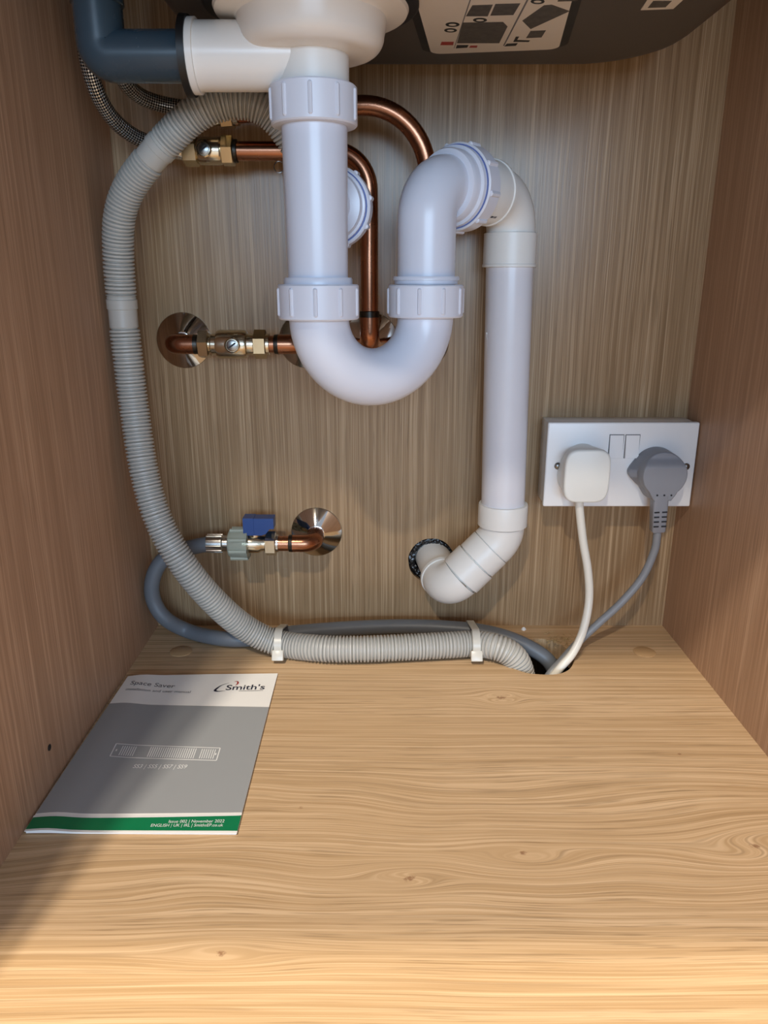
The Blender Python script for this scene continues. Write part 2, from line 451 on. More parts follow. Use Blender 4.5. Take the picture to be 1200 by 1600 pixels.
sprint('photo_print', ((766,25),(802,24),(813,6),(774,7)), 'photo')
sprint('photo_print', ((816,33),(829,46),(890,18),(862,8),(850,9)), 'photo')
sprint('photo_print', ((822,60),(846,59),(853,48),(829,49)), 'photo')
sprint('red_print', ((688,71),(708,71),(709,66),(690,66)), 'inkred')
sprint('red_print', ((733,75),(745,75),(746,72),(735,72)), 'inkred')
sprint('caption_print', ((712,76),(730,75),(732,71),(714,71)), 'rubber')
sprint('caption_print', ((788,73),(806,72),(809,68),(792,69)), 'rubber')
sprint('caption_print', ((738,0),(760,0),(764,-6),(742,-6)), 'rubber')
sprint('caption_print', ((871,3),(902,2),(908,-8),(876,-8)), 'photo')
sprint('pipe_icon', ((802,66),(826,66),(828,64),(808,63),(811,58),(806,58)), 'rubber')
sprint('divider_line', ((786,72),(788,72),(826,0),(823,0)), 'inkgrey')
sprint('divider_line', ((709,76),(710,76),(736,0),(734,0)), 'inkgrey')
for cx, cy, rx, ry in ((707, 39, 11, 3.6), (704, 48, 10, 3.2), (750, 32, 11, 3.4), (840, 3, 11, 4)):
    sprint('oval_icon', [(cx+rx*math.cos(t), cy+ry*math.sin(t)) for t in (2*PI*i/18 for i in range(18))], 'rubber')
    sprint_z = [S2(*SI(cx+rx*.55*math.cos(t), cy+ry*.4*math.sin(t))) for t in (2*PI*i/14 for i in range(14))]
    obj('oval_icon_mark', down_slab(sprint_z, SZ-.00185, .0001), M['sticker'], stk, smooth=False)
p0, p1, p2, p3 = [PZ(*q, SZ) for q in ((1001, 15), (1052, 13), (1075, -8), (1016, -8))]
rs_ = obj('rating_sticker', down_slab([(p.x, p.y) for p in (p0, p1, p2, p3)], SZ, .0004), M['sticker'], sink, smooth=False)
qs = [(p.x, p.y) for p in (PZ(*q, SZ) for q in ((1012, 11), (1040, 10), (1050, 0), (1021, 0)))]
obj('code_print', down_slab(qs, SZ-.0004, .00015), M['photo'], rs_, smooth=False)

# ------------------------------------------------------------------ basket strainer waste under the sink
TX, TY = -0.0465, -0.180
ws = thing('sink_strainer_waste', (TX, TY, 0.474), 'white plastic sink strainer body with side branch under the bowl', 'sink waste')
D = Vector((0, 0, -1)); top = Vector((TX, TY, SZ))
obj('gasket', rev(top, D, [(-.001, .0690), (.0035, .0690), (.0042, .068), (.0042, .03)], 64), M['rubber'], ws)
prof = [(.004, .03), (.004, .0615), (.0055, .0625), (.0075, .0615), (.0085, .058), (.0095, .050), (.011, .0482), (.016, .0478), (.020, .0468)]
for k in range(1, 8):
    a = PI/2*k/7; prof.append((.020 + .011*math.sin(a), .0358 + .011*math.cos(a)))
prof += [(.0312, .030), (.0314, .0250)]
obj('body', rev(top, D, prof, 72), M['strainer'], ws)
obj('outlet_neck', rev(top, D, [(.030, .0236), (.053, .0236)], 48), M['abs'], ws)
bz = 0.4935
obj('side_branch', rev((TX, TY, bz), (-1, 0, 0), [(0, .0204), (.074, .0204), (.0742, .0222), (.0785, .0222), (.0785, .017)], 48), M['strainer'], ws)

# ------------------------------------------------------------------ slate overflow elbow
ov = thing('overflow_pipe', (-0.186, TY, bz-.018), 'dark slate-blue plastic overflow elbow pipe in the top left corner', 'pipe')
xb = TX - .0785
obj('gasket_ring', rev((xb, TY, bz), (-1, 0, 0), [(-.0002, .012), (0, .0236), (.0045, .0240), (.0048, .012)], 48), M['rubber'], ov)
ex = -0.1835
pth = fillet([(xb-.004, TY, bz), (ex, TY, bz), (ex, TY, .70)], .0075, 8)
obj('elbow', sweep(pth, .0154, 40), M['slate'], ov)
obj('socket_collar', rev((ex, TY, .523), (0, 0, 1), [(-.0005, .0154), (0, .0166), (.04, .0166), (.0402, .0154)], 40), M['slate'], ov)

# ------------------------------------------------------------------ P trap
def nut(a, d, r, h, ribs=10, rot=0.0, lip=True, rib_r=.0016):
    """ribbed compression nut from a along d"""
    a = Vector(a); d = Vector(d).normalized()
    g = [rev(a, d, [(0, r-.007), (0, r-.001), (.001, r), (h-.001, r), (h, r-.001), (h, r-.007)], 60)]
    e1, e2 = frame(d)
    for i in range(ribs):
        t = 2*PI*i/ribs + rot; c = a + (e1*math.cos(t) + e2*math.sin(t))*(r-.0004)
        g.append(sweep([c + d*h*.10, c + d*(h*.14), c + d*(h*.86), c + d*(h*.90)], [rib_r*.5, rib_r, rib_r, rib_r*.5], 8))
    return join(*g)
T1 = Vector((TX, TY, 0)); T2 = Vector((0.0320, -0.137, 0))
trap = thing('p_trap', (-.007, -.158, .262), 'white plastic P-trap with U-bend and ribbed nuts under the strainer', 'trap')
obj('compression_nut', nut((TX, TY, .4760), (0, 0, -1), .0288, .0240, 10, .32), M['nut'], trap)
obj('inlet_pipe', rev((TX, TY, .470), (0, 0, -1), [(0, .0222), (.124, .0210)], 48), M['white'], trap)
obj('pipe_collar', rev((TX, TY, .3560), (0, 0, -1), [(0, .0212), (0, .0236), (.0012, .0242), (.0045, .0242)], 48), M['white'], trap)
obj('compression_nut', nut((TX, TY, .3515), (0, 0, -1), .0287, .0240, 10, .32), M['nut'], trap)
zc = .3285; mid = (T1+T2)/2; half = (T2-T1)/2; R = half.length
up_ = []
for k in range(33):
    t = PI*k/32; up_.append(Vector((mid.x, mid.y, zc)) - half*math.cos(t) - Vector((0, 0, R*math.sin(t))))
up_ = [up_[0] + Vector((0, 0, .012))] + up_ + [up_[-1] + Vector((0, 0, .012))]
ub = obj('u_bend', sweep(up_, .0214, 48), M['white'], trap)
obj('compression_nut', nut((T2.x, T2.y, .3510), (0, 0, -1), .0287, .0240, 10, .1), M['nut'], trap)
obj('pipe_collar', rev((T2.x, T2.y, .3570), (0, 0, -1), [(0, .0215), (0, .0248), (.001, .0254), (.0028, .0254), (.003, .0240), (.0055, .0240)], 48), M['white'], trap)
VX, VY, AZ = 0.1100, -0.040, 0.4225
dv = Vector((VX, VY, 0)) - T2; LEN = dv.length; dh = dv.normalized()
c0 = Vector((T2.x, T2.y, AZ))
pth = fillet([(T2.x, T2.y, .345), c0, c0 + dh*.045], .0245, 16)
obj('outlet_bend', sweep(pth, .0218, 48), M['white'], trap)
obj('outlet_socket', rev(c0, dh, [(.0215, .0212), (.0225, .0258), (.0245, .0268), (.0305, .0270), (.0315, .0292), (.0350, .0296)], 56), M['white'], trap)
obj('seal_ring', rev(c0, dh, [(.0348, .024), (.0348, .0303), (.0358, .0303), (.0358, .024)], 56), M['seal'], trap)
obj('compression_nut', nut(c0 + dh*.0358, dh, .0318, .016, 9, .5, rib_r=.0022), M['nut'], trap)
# capped appliance branch on the back of the inlet pipe
bd = Vector((.16, .98, 0)).normalized(); b0 = Vector((TX+.001, TY, .4060))
obj('branch_stub', rev(b0, bd, [(.012, .0165), (.030, .0165), (.031, .0235), (.036, .0245), (.0365, .0262), (.040, .0262)], 48), M['white'], trap)
obj('seal_ring', rev(b0, bd, [(.0398, .020), (.0398, .0270), (.0412, .0270), (.0412, .020)], 48), M['seal'], trap)
obj('branch_nut', nut(b0 + bd*.041, bd, .0292, .012, 9, .2, rib_r=.002), M['nut'], trap)
# ------------------------------------------------------------------ solvent weld waste pipe
wp = thing('waste_pipe', (WH.x, -.03, WH.z-.02), 'white solvent-weld waste pipe running down the back panel into the wall', 'pipe')
obj('swivel_socket', rev(c0, dh, [(.047, .020), (.047, .0236), (.0490, .0248), (.084, .0248), (.0845, .0258), (.0875, .0258), (.088, .0240), (.088, .020)], 56), M['abs'], wp)
pth = fillet([c0 + dh*.080, Vector((VX, VY, AZ)), Vector((VX, VY, .385))], .0290, 14)
obj('upper_elbow', sweep(pth, .0212, 48), M['abs'], wp)
obj('upper_collar', rev((VX, VY, .3935), (0, 0, -1), [(0, .020), (.0003, .0222), (.0008, .0230), (.026, .0230), (.0265, .0236), (.0285, .0236), (.0288, .0205)], 56), M['abs'], wp)
vx2 = 0.1150
obj('pipe', sweep([Vector((VX, VY, .39)), Vector((vx2, VY, .13))], .0207, 48), M['pipe'], wp)
E1 = Vector((vx2, VY, P(789, 838, VY).z))     # lower elbow corner
E2 = P(700, 919, VY-.008)                     # corner where it turns into the wall
dl = (E2-E1).normalized()
obj('lower_collar', rev((vx2, VY, E1.z+.034), (0, 0, -1), [(0, .0205), (.0003, .0232), (.002, .0237), (.0215, .0237), (.022, .0213)], 56), M['abs'], wp)
obj('inner_spigot', sweep(fillet([Vector((vx2, VY, E1.z+.030)), E1, E1 + dl*.062], .026, 10), .0196, 40), M['abs'], wp)
pth = fillet([Vector((vx2, VY, E1.z+.0112)), E1, E1 + dl*.0146], .026, 10)
obj('lower_elbow', sweep(pth, .0214, 48), M['abs'], wp)
obj('elbow_socket', rev(E1, dl, [(.0153, .0190), (.0153, .0214), (.0158, .0218), (.0340, .0218), (.0344, .0190)], 56), M['abs'], wp)
obj('elbow_socket', rev(E1, dl, [(.0352, .0190), (.0352, .0222), (.0357, .0227), (.0560, .0227), (.0564, .0190)], 56), M['abs'], wp)
W2 = WH + Vector((.0045, 0, -.002)); dw = (W2-E2).normalized()
pth = fillet([E1 + dl*.0572, E2, E2 + dw*.022], .0150, 14)
obj('wall_elbow', sweep(pth, .0214, 48), M['abs'], wp)
obj('wall_socket_rim', rev(E2, dw, [(.0195, .0195), (.0198, .0224), (.0232, .0226), (.0236, .0178)], 48), M['abs'], wp)
obj('wall_spigot', rev(E2, dw, [(.020, .0185), (.085, .0185)], 40), M['abs'], wp)
# small printed marks on the swivel socket, seen from the room side
obj_marks = []
for i, (hh, wd) in enumerate(((.0580, .0034), (.0622, .0016), (.0645, .0010), (.0666, .0038), (.0712, .0014), (.0732, .0018))):
    side = dh.cross(Vector((0, 0, 1))).normalized()      # points to the camera side
    q = []
    for (h2, a2) in ((hh, -52), (hh+wd, -52), (hh+wd, -57), (hh, -57)):
        rr_ = Vector((0, 0, 1))*math.sin(math.radians(a2)) + side*math.cos(math.radians(a2))
        q.append(c0 + dh*h2 + rr_*.02490)
    obj_marks.append((q, [(0, 1, 2, 3)]))
obj('printed_marks', join(*obj_marks), M['ink'], wp, smooth=False)

# ------------------------------------------------------------------ corrugated drain hose
def floorp(px, py, Z): return PZ(px, py, Z)
hp = [b0 + bd*.050, b0 + bd*.068 + Vector((.002, 0, .004)), Vector((-.058, -.082, .440)), P(436, 190, -.088), P(398, 163, -.092), P(350, 160, -.094), P(303, 180, -.094), P(264, 216, -.090),
      P(232, 252, -.085), P(203, 292, -.078), P(187, 338, -.072), P(185, 400, -.066), P(192, 490, -.063), P(200, 560, -.064), P(210, 640, -.067),
      P(226, 740, -.077), P(250, 818, -.085), P(290, 887, -.088), P(340, 945, -.080), P(388, 984, -.070)]
for px, py in ((437, 1005), (500, 1013), (560, 1014), (640, 1011), (700, 1008), (742, 1006)): hp.append(floorp(px, py, .0142))
hp += [P(775, 1011, -.080), P(799, 1023, -.083), P(812, 1043, -.083), P(818, 1078, -.083), P(820, 1125, -.083)]
pts, Ltot = resample(catmull(hp, 24), .0004)
N = len(pts)
def nearest(px, py, Y):
    q = P(px, py, Y); return min(range(N), key=lambda i: (pts[i]-q).length)*Ltot/(N-1)
cuffs = [(nearest(244, 236, -.087), .010), (nearest(191, 488, -.063), .014)]
rad = []
for i in range(N):
    s = i*Ltot/(N-1); base = .0126
    inc = [abs(s-c) < h for c, h in cuffs]
    if any(inc):
        c, h = [q for q, k in zip(cuffs, inc) if k][0]
        e = (s-c)/h; r_ = .0121 + (.0008 if -.75 < e < -.2 else 0) - (.0006 if abs(e) > .93 else 0)
    else:
        ph = (s/.0033) % 1.0; r_ = .0129 - .0021*(0 if ph < .56 else 1 if .68 < ph < .88 else .5)
    rad.append(r_)
dh_ = thing('drain_hose', (pts[N//2].x, pts[N//2].y, 0), 'long light grey corrugated drain hose looping down the left panel', 'hose')
obj('corrugated_tube', sweep(pts, rad, 22), M['hose'], dh_, angle=60)
# spigot piece where it meets the trap branch
obj('hose_end_cuff', rev(b0 + bd*.052, bd, [(0, .0128), (.014, .0136), (.015, .012)], 32), M['hose'], dh_)

# ------------------------------------------------------------------ grey supply hose with appliance valve
VYa = -.036
def VA(px): return P(px, 850, VYa)
az = P(420, 849, VYa).z
sp = [VA(330), P(300, 855, VYa), P(272, 863, VYa), P(250, 880, VYa-.002), P(238, 908, VYa-.004), P(240, 938, VYa-.004), P(258, 966, VYa-.004)]
for px, py in ((292, 985), (335, 996), (380, 999)): sp.append(floorp(px, py, .0095))
for px, py in ((437, 991), (500, 985), (560, 981), (620, 979), (680, 980), (742, 985)): sp.append(floorp(px, py, .0085))
sp += [P(788, 995, -.040), P(828, 1012, -.050), P(856, 1032, -.056), P(872, 1062, -.058), P(878, 1105, -.058)]
sp[0].z = az
spt, Ls = resample(catmull(sp, 16), .003)
sh = thing('supply_hose', (spt[0].x, spt[0].y, az-.01), 'smooth dark grey supply hose with crimped ferrule and cloudy plastic nut', 'hose')
obj('hose', sweep(spt, .0076, 20), M['supply'], sh)
fx0, fx1 = VA(324).x, VA(358).x
g = [rev((fx0, VYa, az), (1, 0, 0), [(0, .0070), (0, .0086), (.015, .0086), (.016, .0078), (fx1-fx0, .0078)], 32)]
for i in range(10):
    t = 2*PI*i/10; c = Vector((fx0, VYa + .0086*math.cos(t), az + .0086*math.sin(t)))
    g.append(sweep([c, c + Vector((.0150, 0, 0))], .0008, 6))
obj('ferrule', join(*g), M['steel'], sh)
nx0, nx1 = VA(357).x, VA(389).x
g = [rev((nx0, VYa, az), (1, 0, 0), [(0, .009), (.001, .0125), (.004, .0145), (nx1-nx0-.003, .0150), (nx1-nx0, .0155), (nx1-nx0, .009)], 40)]
for i in range(8):
    t = 2*PI*i/8 + .25; c = Vector((nx0+.003, VYa + .0148*math.cos(t), az + .0148*math.sin(t)))
    g.append(sweep([c, c + Vector((nx1-nx0-.003, 0, 0))], .0022, 8))
obj('plastic_nut', join(*g), M['clear'], sh)

av = thing('appliance_valve', (VA(405).x, VYa, az-.01), 'small chromed appliance valve with a blue lever', 'valve')
def hexnut(x0, x1, y, z, r, rot=PI/6):
    h = x1-x0; return rev((x0, y, z), (1, 0, 0), [(0, r*.84), (.0008, r), (h-.0008, r), (h, r*.84)], 6, rot=rot)
x0, x1, x2, x3 = VA(388).x, VA(408).x, VA(420).x, VA(437).x
obj('body', join(rev((x0-.004, VYa, az), (1, 0, 0), [(0, .0075), (.004, .0075), (.0045, .0096), (.0045+(x1-x0)*.8, .0096), (x1-x0+.005, .0075), (x2-x0+.006, .0075)], 24)), M['nickel'], av)
obj('compression_nut', hexnut(x2-.003, x3-.003, VYa, az, .0125), M['nickel'], av, angle=20)
obj('olive_collar', rev((x3-.004, VYa, az), (1, 0, 0), [(0, .0088), (.003, .0088), (.0032, .0076)], 24), M['steel'], av)
lx = VA(399).x
obj('lever_stem', join(rev((lx, VYa, az+.008), (0, 0, 1), [(0, .0062), (.0045, .0062), (.0045, .004), (.007, .004)], 20)), M['nickel'], av)
la, lb = VA(384).x, VA(432).x
lz = az + .0105
prof2 = [(la, lz), (la, lz+.0172), (lb-.001, lz+.0172), (lb-.001, lz+.0065), (lb-.005, lz+.0065), (lb-.009, lz+.0015), (lb-.013, lz)]
g1 = loft([[(x, VYa-.0070, z) for x, z in prof2], [(x, VYa+.0070, z) for x, z in prof2]])
g2 = box(la-.0004, la+.0100, VYa-.0076, VYa+.0076, lz+.001, lz+.0176)
obj('lever', join(g1, g2), M['blue'], av, smooth=False)

# ------------------------------------------------------------------ chrome escutcheons
def escutcheon(X, Z, label, r=.0262):
    o = obj('pipe_collar_plate', rev((X, 0.0, Z), (0, -1, 0), [(0, r), (.0010, r), (.0016, r-.0006), (.0072, .0095), (.0080, .0086), (.0080, .0076)], 72, cap=False), M['chrome'], base=(X, 0, Z), angle=50)
    return tag(o, label, 'pipe cover', 'chrome wall plates around the copper pipes')
def elbow_left(name, X, Y, Z, dirx, x_end, label, base_mat='copper'):
    """copper stub: out of the wall, then sideways to x_end"""
    t = thing(name, (X, 0, Z), label, 'copper pipe')
    pth = fillet([(X, .02, Z), (X, Y, Z), (x_end, Y, Z)], .0105, 12)
    obj('tube', sweep(pth, .0076, 28), M['copper'], t)
    c = [(X, Y+.021, Z), (X, Y, Z), (X + dirx*.021, Y, Z)]
    obj('elbow_fitting', sweep(fillet(c, .0112, 12), .0087, 28), M['copper'], t)
    obj('solder_ring', rev((X + dirx*.0205, Y, Z), (dirx, 0, 0), [(0, .0076), (0, .0089), (.0035, .0086), (.0040, .0076)], 24), M['flux'], t)
    return t
# lower: appliance valve feed
ex_ = VA(490).x
escutcheon(ex_, az+.0, 'lowest chrome cone plate on the back panel, beside the blue-lever valve')
elbow_left('copper_elbow', ex_, VYa, az, -1, x3-.006, 'short copper elbow feeding the blue-lever valve from the wall')
# middle: bridging valve
YM = -.045; zm = P(360, 538, YM).z
def VM(px): return P(px, 538, YM).x
xa, xb2 = VM(268), VM(471)
escutcheon(xa, zm, 'leftmost chrome cone plate, beside the corrugated hose at mid height')
escutcheon(xb2, zm, 'chrome cone plate half hidden behind the left of the U-bend')
elbow_left('copper_elbow', xa, YM, zm, 1, VM(318), 'copper elbow coming out of the leftmost chrome plate')
elbow_left('copper_elbow', xb2, YM, zm, -1, VM(412), 'copper elbow between the middle valve and the U-bend')
iv = thing('isolation_valve', (VM(362), YM, zm-.012), 'nickel isolating valve bridging two copper elbows at mid height', 'valve')
def valve_body(t, X0, X1, y, z, rb, screw, knob):
    n = X1-X0
    obj('body', join(rev((X0, y, z), (1, 0, 0), [(0, .0082), (n*.10, .0082), (n*.12, .0095), (n*.20, .0095), (n*.22, rb*.93), (n*.27, rb), (n*.73, rb), (n*.78, rb*.93), (n*.80, .0095), (n*.9, .0095), (n, .0082)], 16)), M['nickel'], t, angle=25)
    s = Vector((screw, y-rb*.82, z))
    obj('screw_boss', rev(s, (0, -1, 0), [(0, knob), (.0030, knob), (.0036, knob*.86), (.0030, knob*.80), (.0022, knob*.78)], 28), M['nickel'], t)
    hd = obj('screw_head', rev(s, (0, -1, 0), [(0, knob*.72), (.0034, knob*.72), (.0040, knob*.5)], 24), M['zinc'], t)
    a = math.radians(35); dx = Vector((math.cos(a), 0, math.sin(a)))*knob*.55; px_ = Vector((-math.sin(a), 0, math.cos(a)))*knob*.10
    c = s + Vector((0, -.0043, 0)); q = [c+dx+px_, c-dx+px_, c-dx-px_, c+dx-px_]
    obj('screw_slot', loft([q, [v + Vector((0, .0008, 0)) for v in q]]), M['plugd'], hd, smooth=False)
valve_body(iv, VM(322), VM(404), YM, zm, .0128, VM(367), .0072)
obj('compression_nut', hexnut(VM(311), VM(328), YM, zm, .0130, .2), M['nickel'], iv, angle=20)
obj('compression_nut', hexnut(VM(397), VM(417), YM, zm, .0130, .45), M['brass'], iv, angle=20)
obj('olive_collar', rev((VM(416), YM, zm), (1, 0, 0), [(0, .0098), (.003, .0095), (.0035, .0077)], 24), M['nickel'], iv)

# ------------------------------------------------------------------ upper copper pipes
YA = -.046
pa = [P(366, 236, YA), P(577, 236, YA)]; zA = pa[0].z; xA = P(577, 430, YA).x
zend = P(577, 538, YA).z
cp = thing('copper_pipe', (xA, 0, zend), 'lower of the two long copper pipes, bending down between the trap legs', 'copper pipe')
pth = fillet([(P(368, 236, YA).x, YA, zA), (xA, YA, zA), (xA, YA, zend), (xA, .02, zend)], [.030, .0105], 14)
obj('tube', sweep(pth, .0076, 28), M['copper'], cp)
obj('elbow_fitting', sweep(fillet([(xA, YA, zend+.024), (xA, YA, zend), (xA, YA+.022, zend)], .0112, 12), .0088, 28), M['copper'], cp)
obj('solder_ring', rev((xA, YA, zend+.0235), (0, 0, 1), [(0, .0076), (0, .0090), (.0050, .0088), (.0056, .0076)], 24), M['flux'], cp)
escutcheon(xA, zend, 'chrome cone plate seen through the middle of the U-bend')
# upper pipe
YB = -.064
b_l = P(352, 179, -.056); b_m = P(500, 166, -.062); b_r = P(600, 163, YB)
xB = P(668, 300, YB).x; zB = P(577, 540, -.046).z
cp2 = thing('copper_pipe', (xB, 0, zB), 'upper copper pipe arching over to the right behind the trap outlet', 'copper pipe')
top_r = Vector((xB, YB, b_r.z))
pth = fillet([b_l, b_m, top_r, Vector((xB, YB+.016, zB)), Vector((xB, .02, zB))], [.15, .052, .0105], 16)
obj('tube', sweep(pth, .0076, 28), M['copper'], cp2)
obj('elbow_fitting', sweep(fillet([(xB, YB+.0162, zB+.024), (xB, YB+.016, zB), (xB, YB+.038, zB)], .0112, 12), .0088, 28), M['copper'], cp2)
escutcheon(xB, zB, 'chrome cone plate hidden behind the right of the U-bend')
# isolating valve on the lower long pipe
def VU(px): return P(px, 236, YA).x
iv2 = thing('isolation_valve', (VU(325), YA, zA-.012), 'nickel isolating valve with a round screw on the upper left copper pipe', 'valve')
valve_body(iv2, VU(296), VU(362), YA, zA, .0110, VU(323), .0066)
obj('compression_nut', hexnut(VU(287), VU(310), YA, zA, .0122, .3), M['brass'], iv2, angle=20)
obj('compression_nut', hexnut(VU(347), VU(366), YA, zA, .0122, .1), M['brass'], iv2, angle=20)
obj('olive_collar', rev((VU(365), YA, zA), (1, 0, 0), [(0, .0092), (.003, .0092), (.0035, .0077)], 24), M['flux'], iv2)
dB = (b_m - b_l).normalized()
iv3 = thing('pipe_coupling', tuple(b_l), 'brass coupling nut on the topmost copper pipe behind the corrugated hose', 'coupling')
obj('hex_nut', rev(b_l - dB*.004, dB, [(0, .0092), (.001, .0112), (.010, .0112), (.011, .0092)], 6), M['brass'], iv3, angle=20)
obj('collar', rev(b_l + dB*.0065, dB, [(0, .0094), (.004, .0094), (.0045, .0077)], 24), M['nickel'], iv3)
obj('tail', rev(b_l - dB*.003, -dB, [(0, .0080), (.012, .0080), (.013, .006)], 24), M['nickel'], iv3)

# ------------------------------------------------------------------ braided tap hoses
def braided(ptsw, label):
    ps, L_ = resample(catmull(ptsw, 16), .002); n = len(ps)
    t = thing('braided_tap_hose', tuple(ps[-1]), label, 'hose', 'braided tap hoses')
    o = obj('braided_tube', sweep(ps, .0062, 20), M['braid'], t); uv_tube(o, 20, n, 1.0, L_/.0062)
    d_ = (ps[-1]-ps[-2]).normalized()
    obj('end_ferrule', rev(ps[-1] - d_*.010, d_, [(0, .0064), (0, .0072), (.012, .0072), (.014, .0062)], 24), M['steel'], t)
braided([P(128, -120, -.105), P(126, -20, -.105), P(133, 70, -.100), P(148, 135, -.090), P(172, 180, -.075), P(205, 210, -.060), P(245, 227, -.050), Vector((VU(284), YA, zA))],
        'braided steel tap hose nearest the left panel, running to the lower valve')
braided([P(160, -120, -.110), P(163, -20, -.110), P(172, 70, -.100), P(192, 122, -.085), P(216, 148, -.070), P(250, 162, -.060), P(290, 170, -.056), P(334, 180, -.056)],
        'dark braided tap hose behind the slate elbow, running to the upper copper pipe')

# ------------------------------------------------------------------ double socket
sx0, sx1 = .1545, XR-.0012; sz0, sz1 = .1436, .2262
so = thing('double_socket', ((sx0+sx1)/2, 0, sz0), 'white double wall socket with two switches on the back panel', 'socket')
obj('back_box', bevel_box(sx0+.0012, sx1-.0012, -.027, 0.0, sz0+.001, sz1-.001, .0015), M['socket'], so)
obj('face_plate', bevel_box(sx0, sx1, -.0355, -.0278, sz0, sz1, .0016, 3), M['socket'], so)
FY = -.0355
def SP(px, py, Y=FY): return P(px, py, Y)
for pxa, pxb in ((953.5, 971), (978.5, 996)):
    a = SP(pxa, 680); b = SP(pxb, 715)
    obj('switch_gap_shade', box(a.x-.0007, b.x+.0007, FY-.0002, FY+.001, b.z-.0007, a.z+.0008), M['inkgrey'], so, smooth=False)  # flat grey box paints the shadow gap around the rocker
    g = loft([[(a.x, FY+.001, a.z), (b.x, FY+.001, a.z), (b.x, FY+.001, b.z), (a.x, FY+.001, b.z)],
              [(a.x, FY-.0006, a.z), (b.x, FY-.0006, a.z), (b.x, FY-.0030, b.z), (a.x, FY-.0030, b.z)]])
    obj('rocker_switch', g, M['socket'], so, smooth=False)
for px, py in ((871.5, 728), (1072, 729)):
    p = SP(px, py)
    sc = obj('fixing_screw', rev((p.x, FY+.001, p.z), (0, -1, 0), [(0, .0034), (.0018, .0034), (.0030, .0022), (.0034, .0002)], 24), M['zinc'], so)

# white plug ----------------------------------------------------------------
pw = thing('mains_plug', tuple(P(905, 785, -.06)), 'white square-faced mains plug with white cable in the left outlet', 'plug')
def plug_ring(cx, cz, wt, wb, ht, y, n=64, p=4.2, pinch=0.0):
    out = []
    for i in range(n):
        t = 2*PI*i/n; c, s = math.cos(t), math.sin(t)
        x = math.copysign(abs(c)**(2/p), c); z = math.copysign(abs(s)**(2/p), s)
        wd = wt + (wb-wt)*(1-z)/2
        out.append((cx + x*wd - pinch*z, y, cz + z*ht))
    return out
fa, fb = P(882, 745, -.064), P(954, 745, -.064); ft, fbm = P(918, 703, -.064), P(918, 786, -.064)
cx, cz = (fa.x+fb.x)/2, (ft.z+fbm.z)/2; hw, hh = (fb.x-fa.x)/2, (ft.z-fbm.z)/2
rg = [plug_ring(cx+.001, cz, hw*.86, hw*1.22, hh*1.0, FY-.0002, p=2.2), plug_ring(cx+.001, cz, hw*.88, hw*1.22, hh*1.0, FY-.006, p=2.2),
      plug_ring(cx, cz, hw*1.0, hw*1.0, hh*1.0, FY-.018, p=3.6), plug_ring(cx, cz, hw*.97, hw*.96, hh*.98, -.0560, p=4.0)]
obj('body', loft(rg), M['plugw'], pw, angle=50)
rg = [plug_ring(cx, cz, hw*.975, hw*.965, hh*.985, -.0565), plug_ring(cx, cz, hw*1.0, hw*.985, hh, -.0572), plug_ring(cx, cz, hw*1.0, hw*.985, hh, -.0622),
      plug_ring(cx, cz, hw*.97, hw*.955, hh*.975, -.0638), plug_ring(cx, cz, hw*.90, hw*.885, hh*.92, -.0643)]
obj('front_cover', loft(rg), M['plugw'], pw, angle=50)
cpts = [Vector((P(905, 775, -.052).x, -.052, cz-hh*.9)), P(906, 800, -.052), P(911, 845, -.054), P(919, 895, -.058), P(920, 940, -.062), P(911, 985, -.071), P(895, 1020, -.081), P(875, 1044, -.087), P(850, 1075, -.084), P(835, 1110, -.08)]
cps, _ = resample(catmull(cpts, 16), .003)
obj('cable', sweep(cps, .0040, 16), M['cablew'], pw)

# grey moulded plug -----------------------------------------------------------
pg = thing('mains_plug', tuple(P(1030, 800, -.055)), 'grey moulded mains plug with grey cable in the right outlet', 'plug')
gc = P(1038, 742, -.060); gr_ = .0208
gcx, gcz = gc.x, gc.z
def drop_ring(cx, cz, r, y, tw, zt, bulge=0.0, n=72):
    """round head that narrows in straight flanks to a neck of half width tw at height cz - zt"""
    out = []; a0 = math.radians(-50)
    for i in range(n):                              # round part from -38 over the top to 218 degrees
        t = a0 + (PI - 2*a0)*i/(n-1); x = math.cos(t)*r; z = math.sin(t)*r
        if bulge: x -= bulge*max(0, -math.cos(t))**1.5*math.exp(-((math.sin(t)+.15)/.42)**2)
        out.append((cx + x, y, cz + z))
    xe, ze = math.cos(a0)*r, math.sin(a0)*r
    for k in range(1, 9): f = k/8; out.append((cx - xe + (xe-tw)*f**1.2, y, cz + ze + (-zt-ze)*f))
    for k in range(7, 0, -1): f = k/8; out.append((cx + xe - (xe-tw)*f**1.2, y, cz + ze + (-zt-ze)*f))
    return out
def front_y(z):
    f = max(0, min(1, (gcz + gr_*.78 - z)/(gr_*.46))); f = f*f*(3-2*f); return FY - .0215 - .0060*f
ZTL = gr_*1.24
rg = [drop_ring(gcx-.001, gcz, gr_*1.03, FY-.0002, .0078, ZTL, .0048), drop_ring(gcx-.001, gcz, gr_*1.03, FY-.0075, .0078, ZTL, .0048),
      drop_ring(gcx, gcz, gr_*1.0, FY-.0115, .0076, ZTL), drop_ring(gcx, gcz, gr_*1.0, FY-.0165, .0075, ZTL)]
for sc_, back in ((1.0, .0016), (.985, .0005), (.96, 0), *((.93-.03*k_, 0) for k_ in range(30))):
    rg.append([(gcx + (x-gcx)*sc_, front_y(gcz + (z-gcz)*sc_) + back, gcz + (z-gcz)*sc_) for x, _, z in drop_ring(gcx, gcz, gr_*.995, 0, .0072, ZTL)])
obj('body', loft(rg), M['plugg'], pg, angle=50)
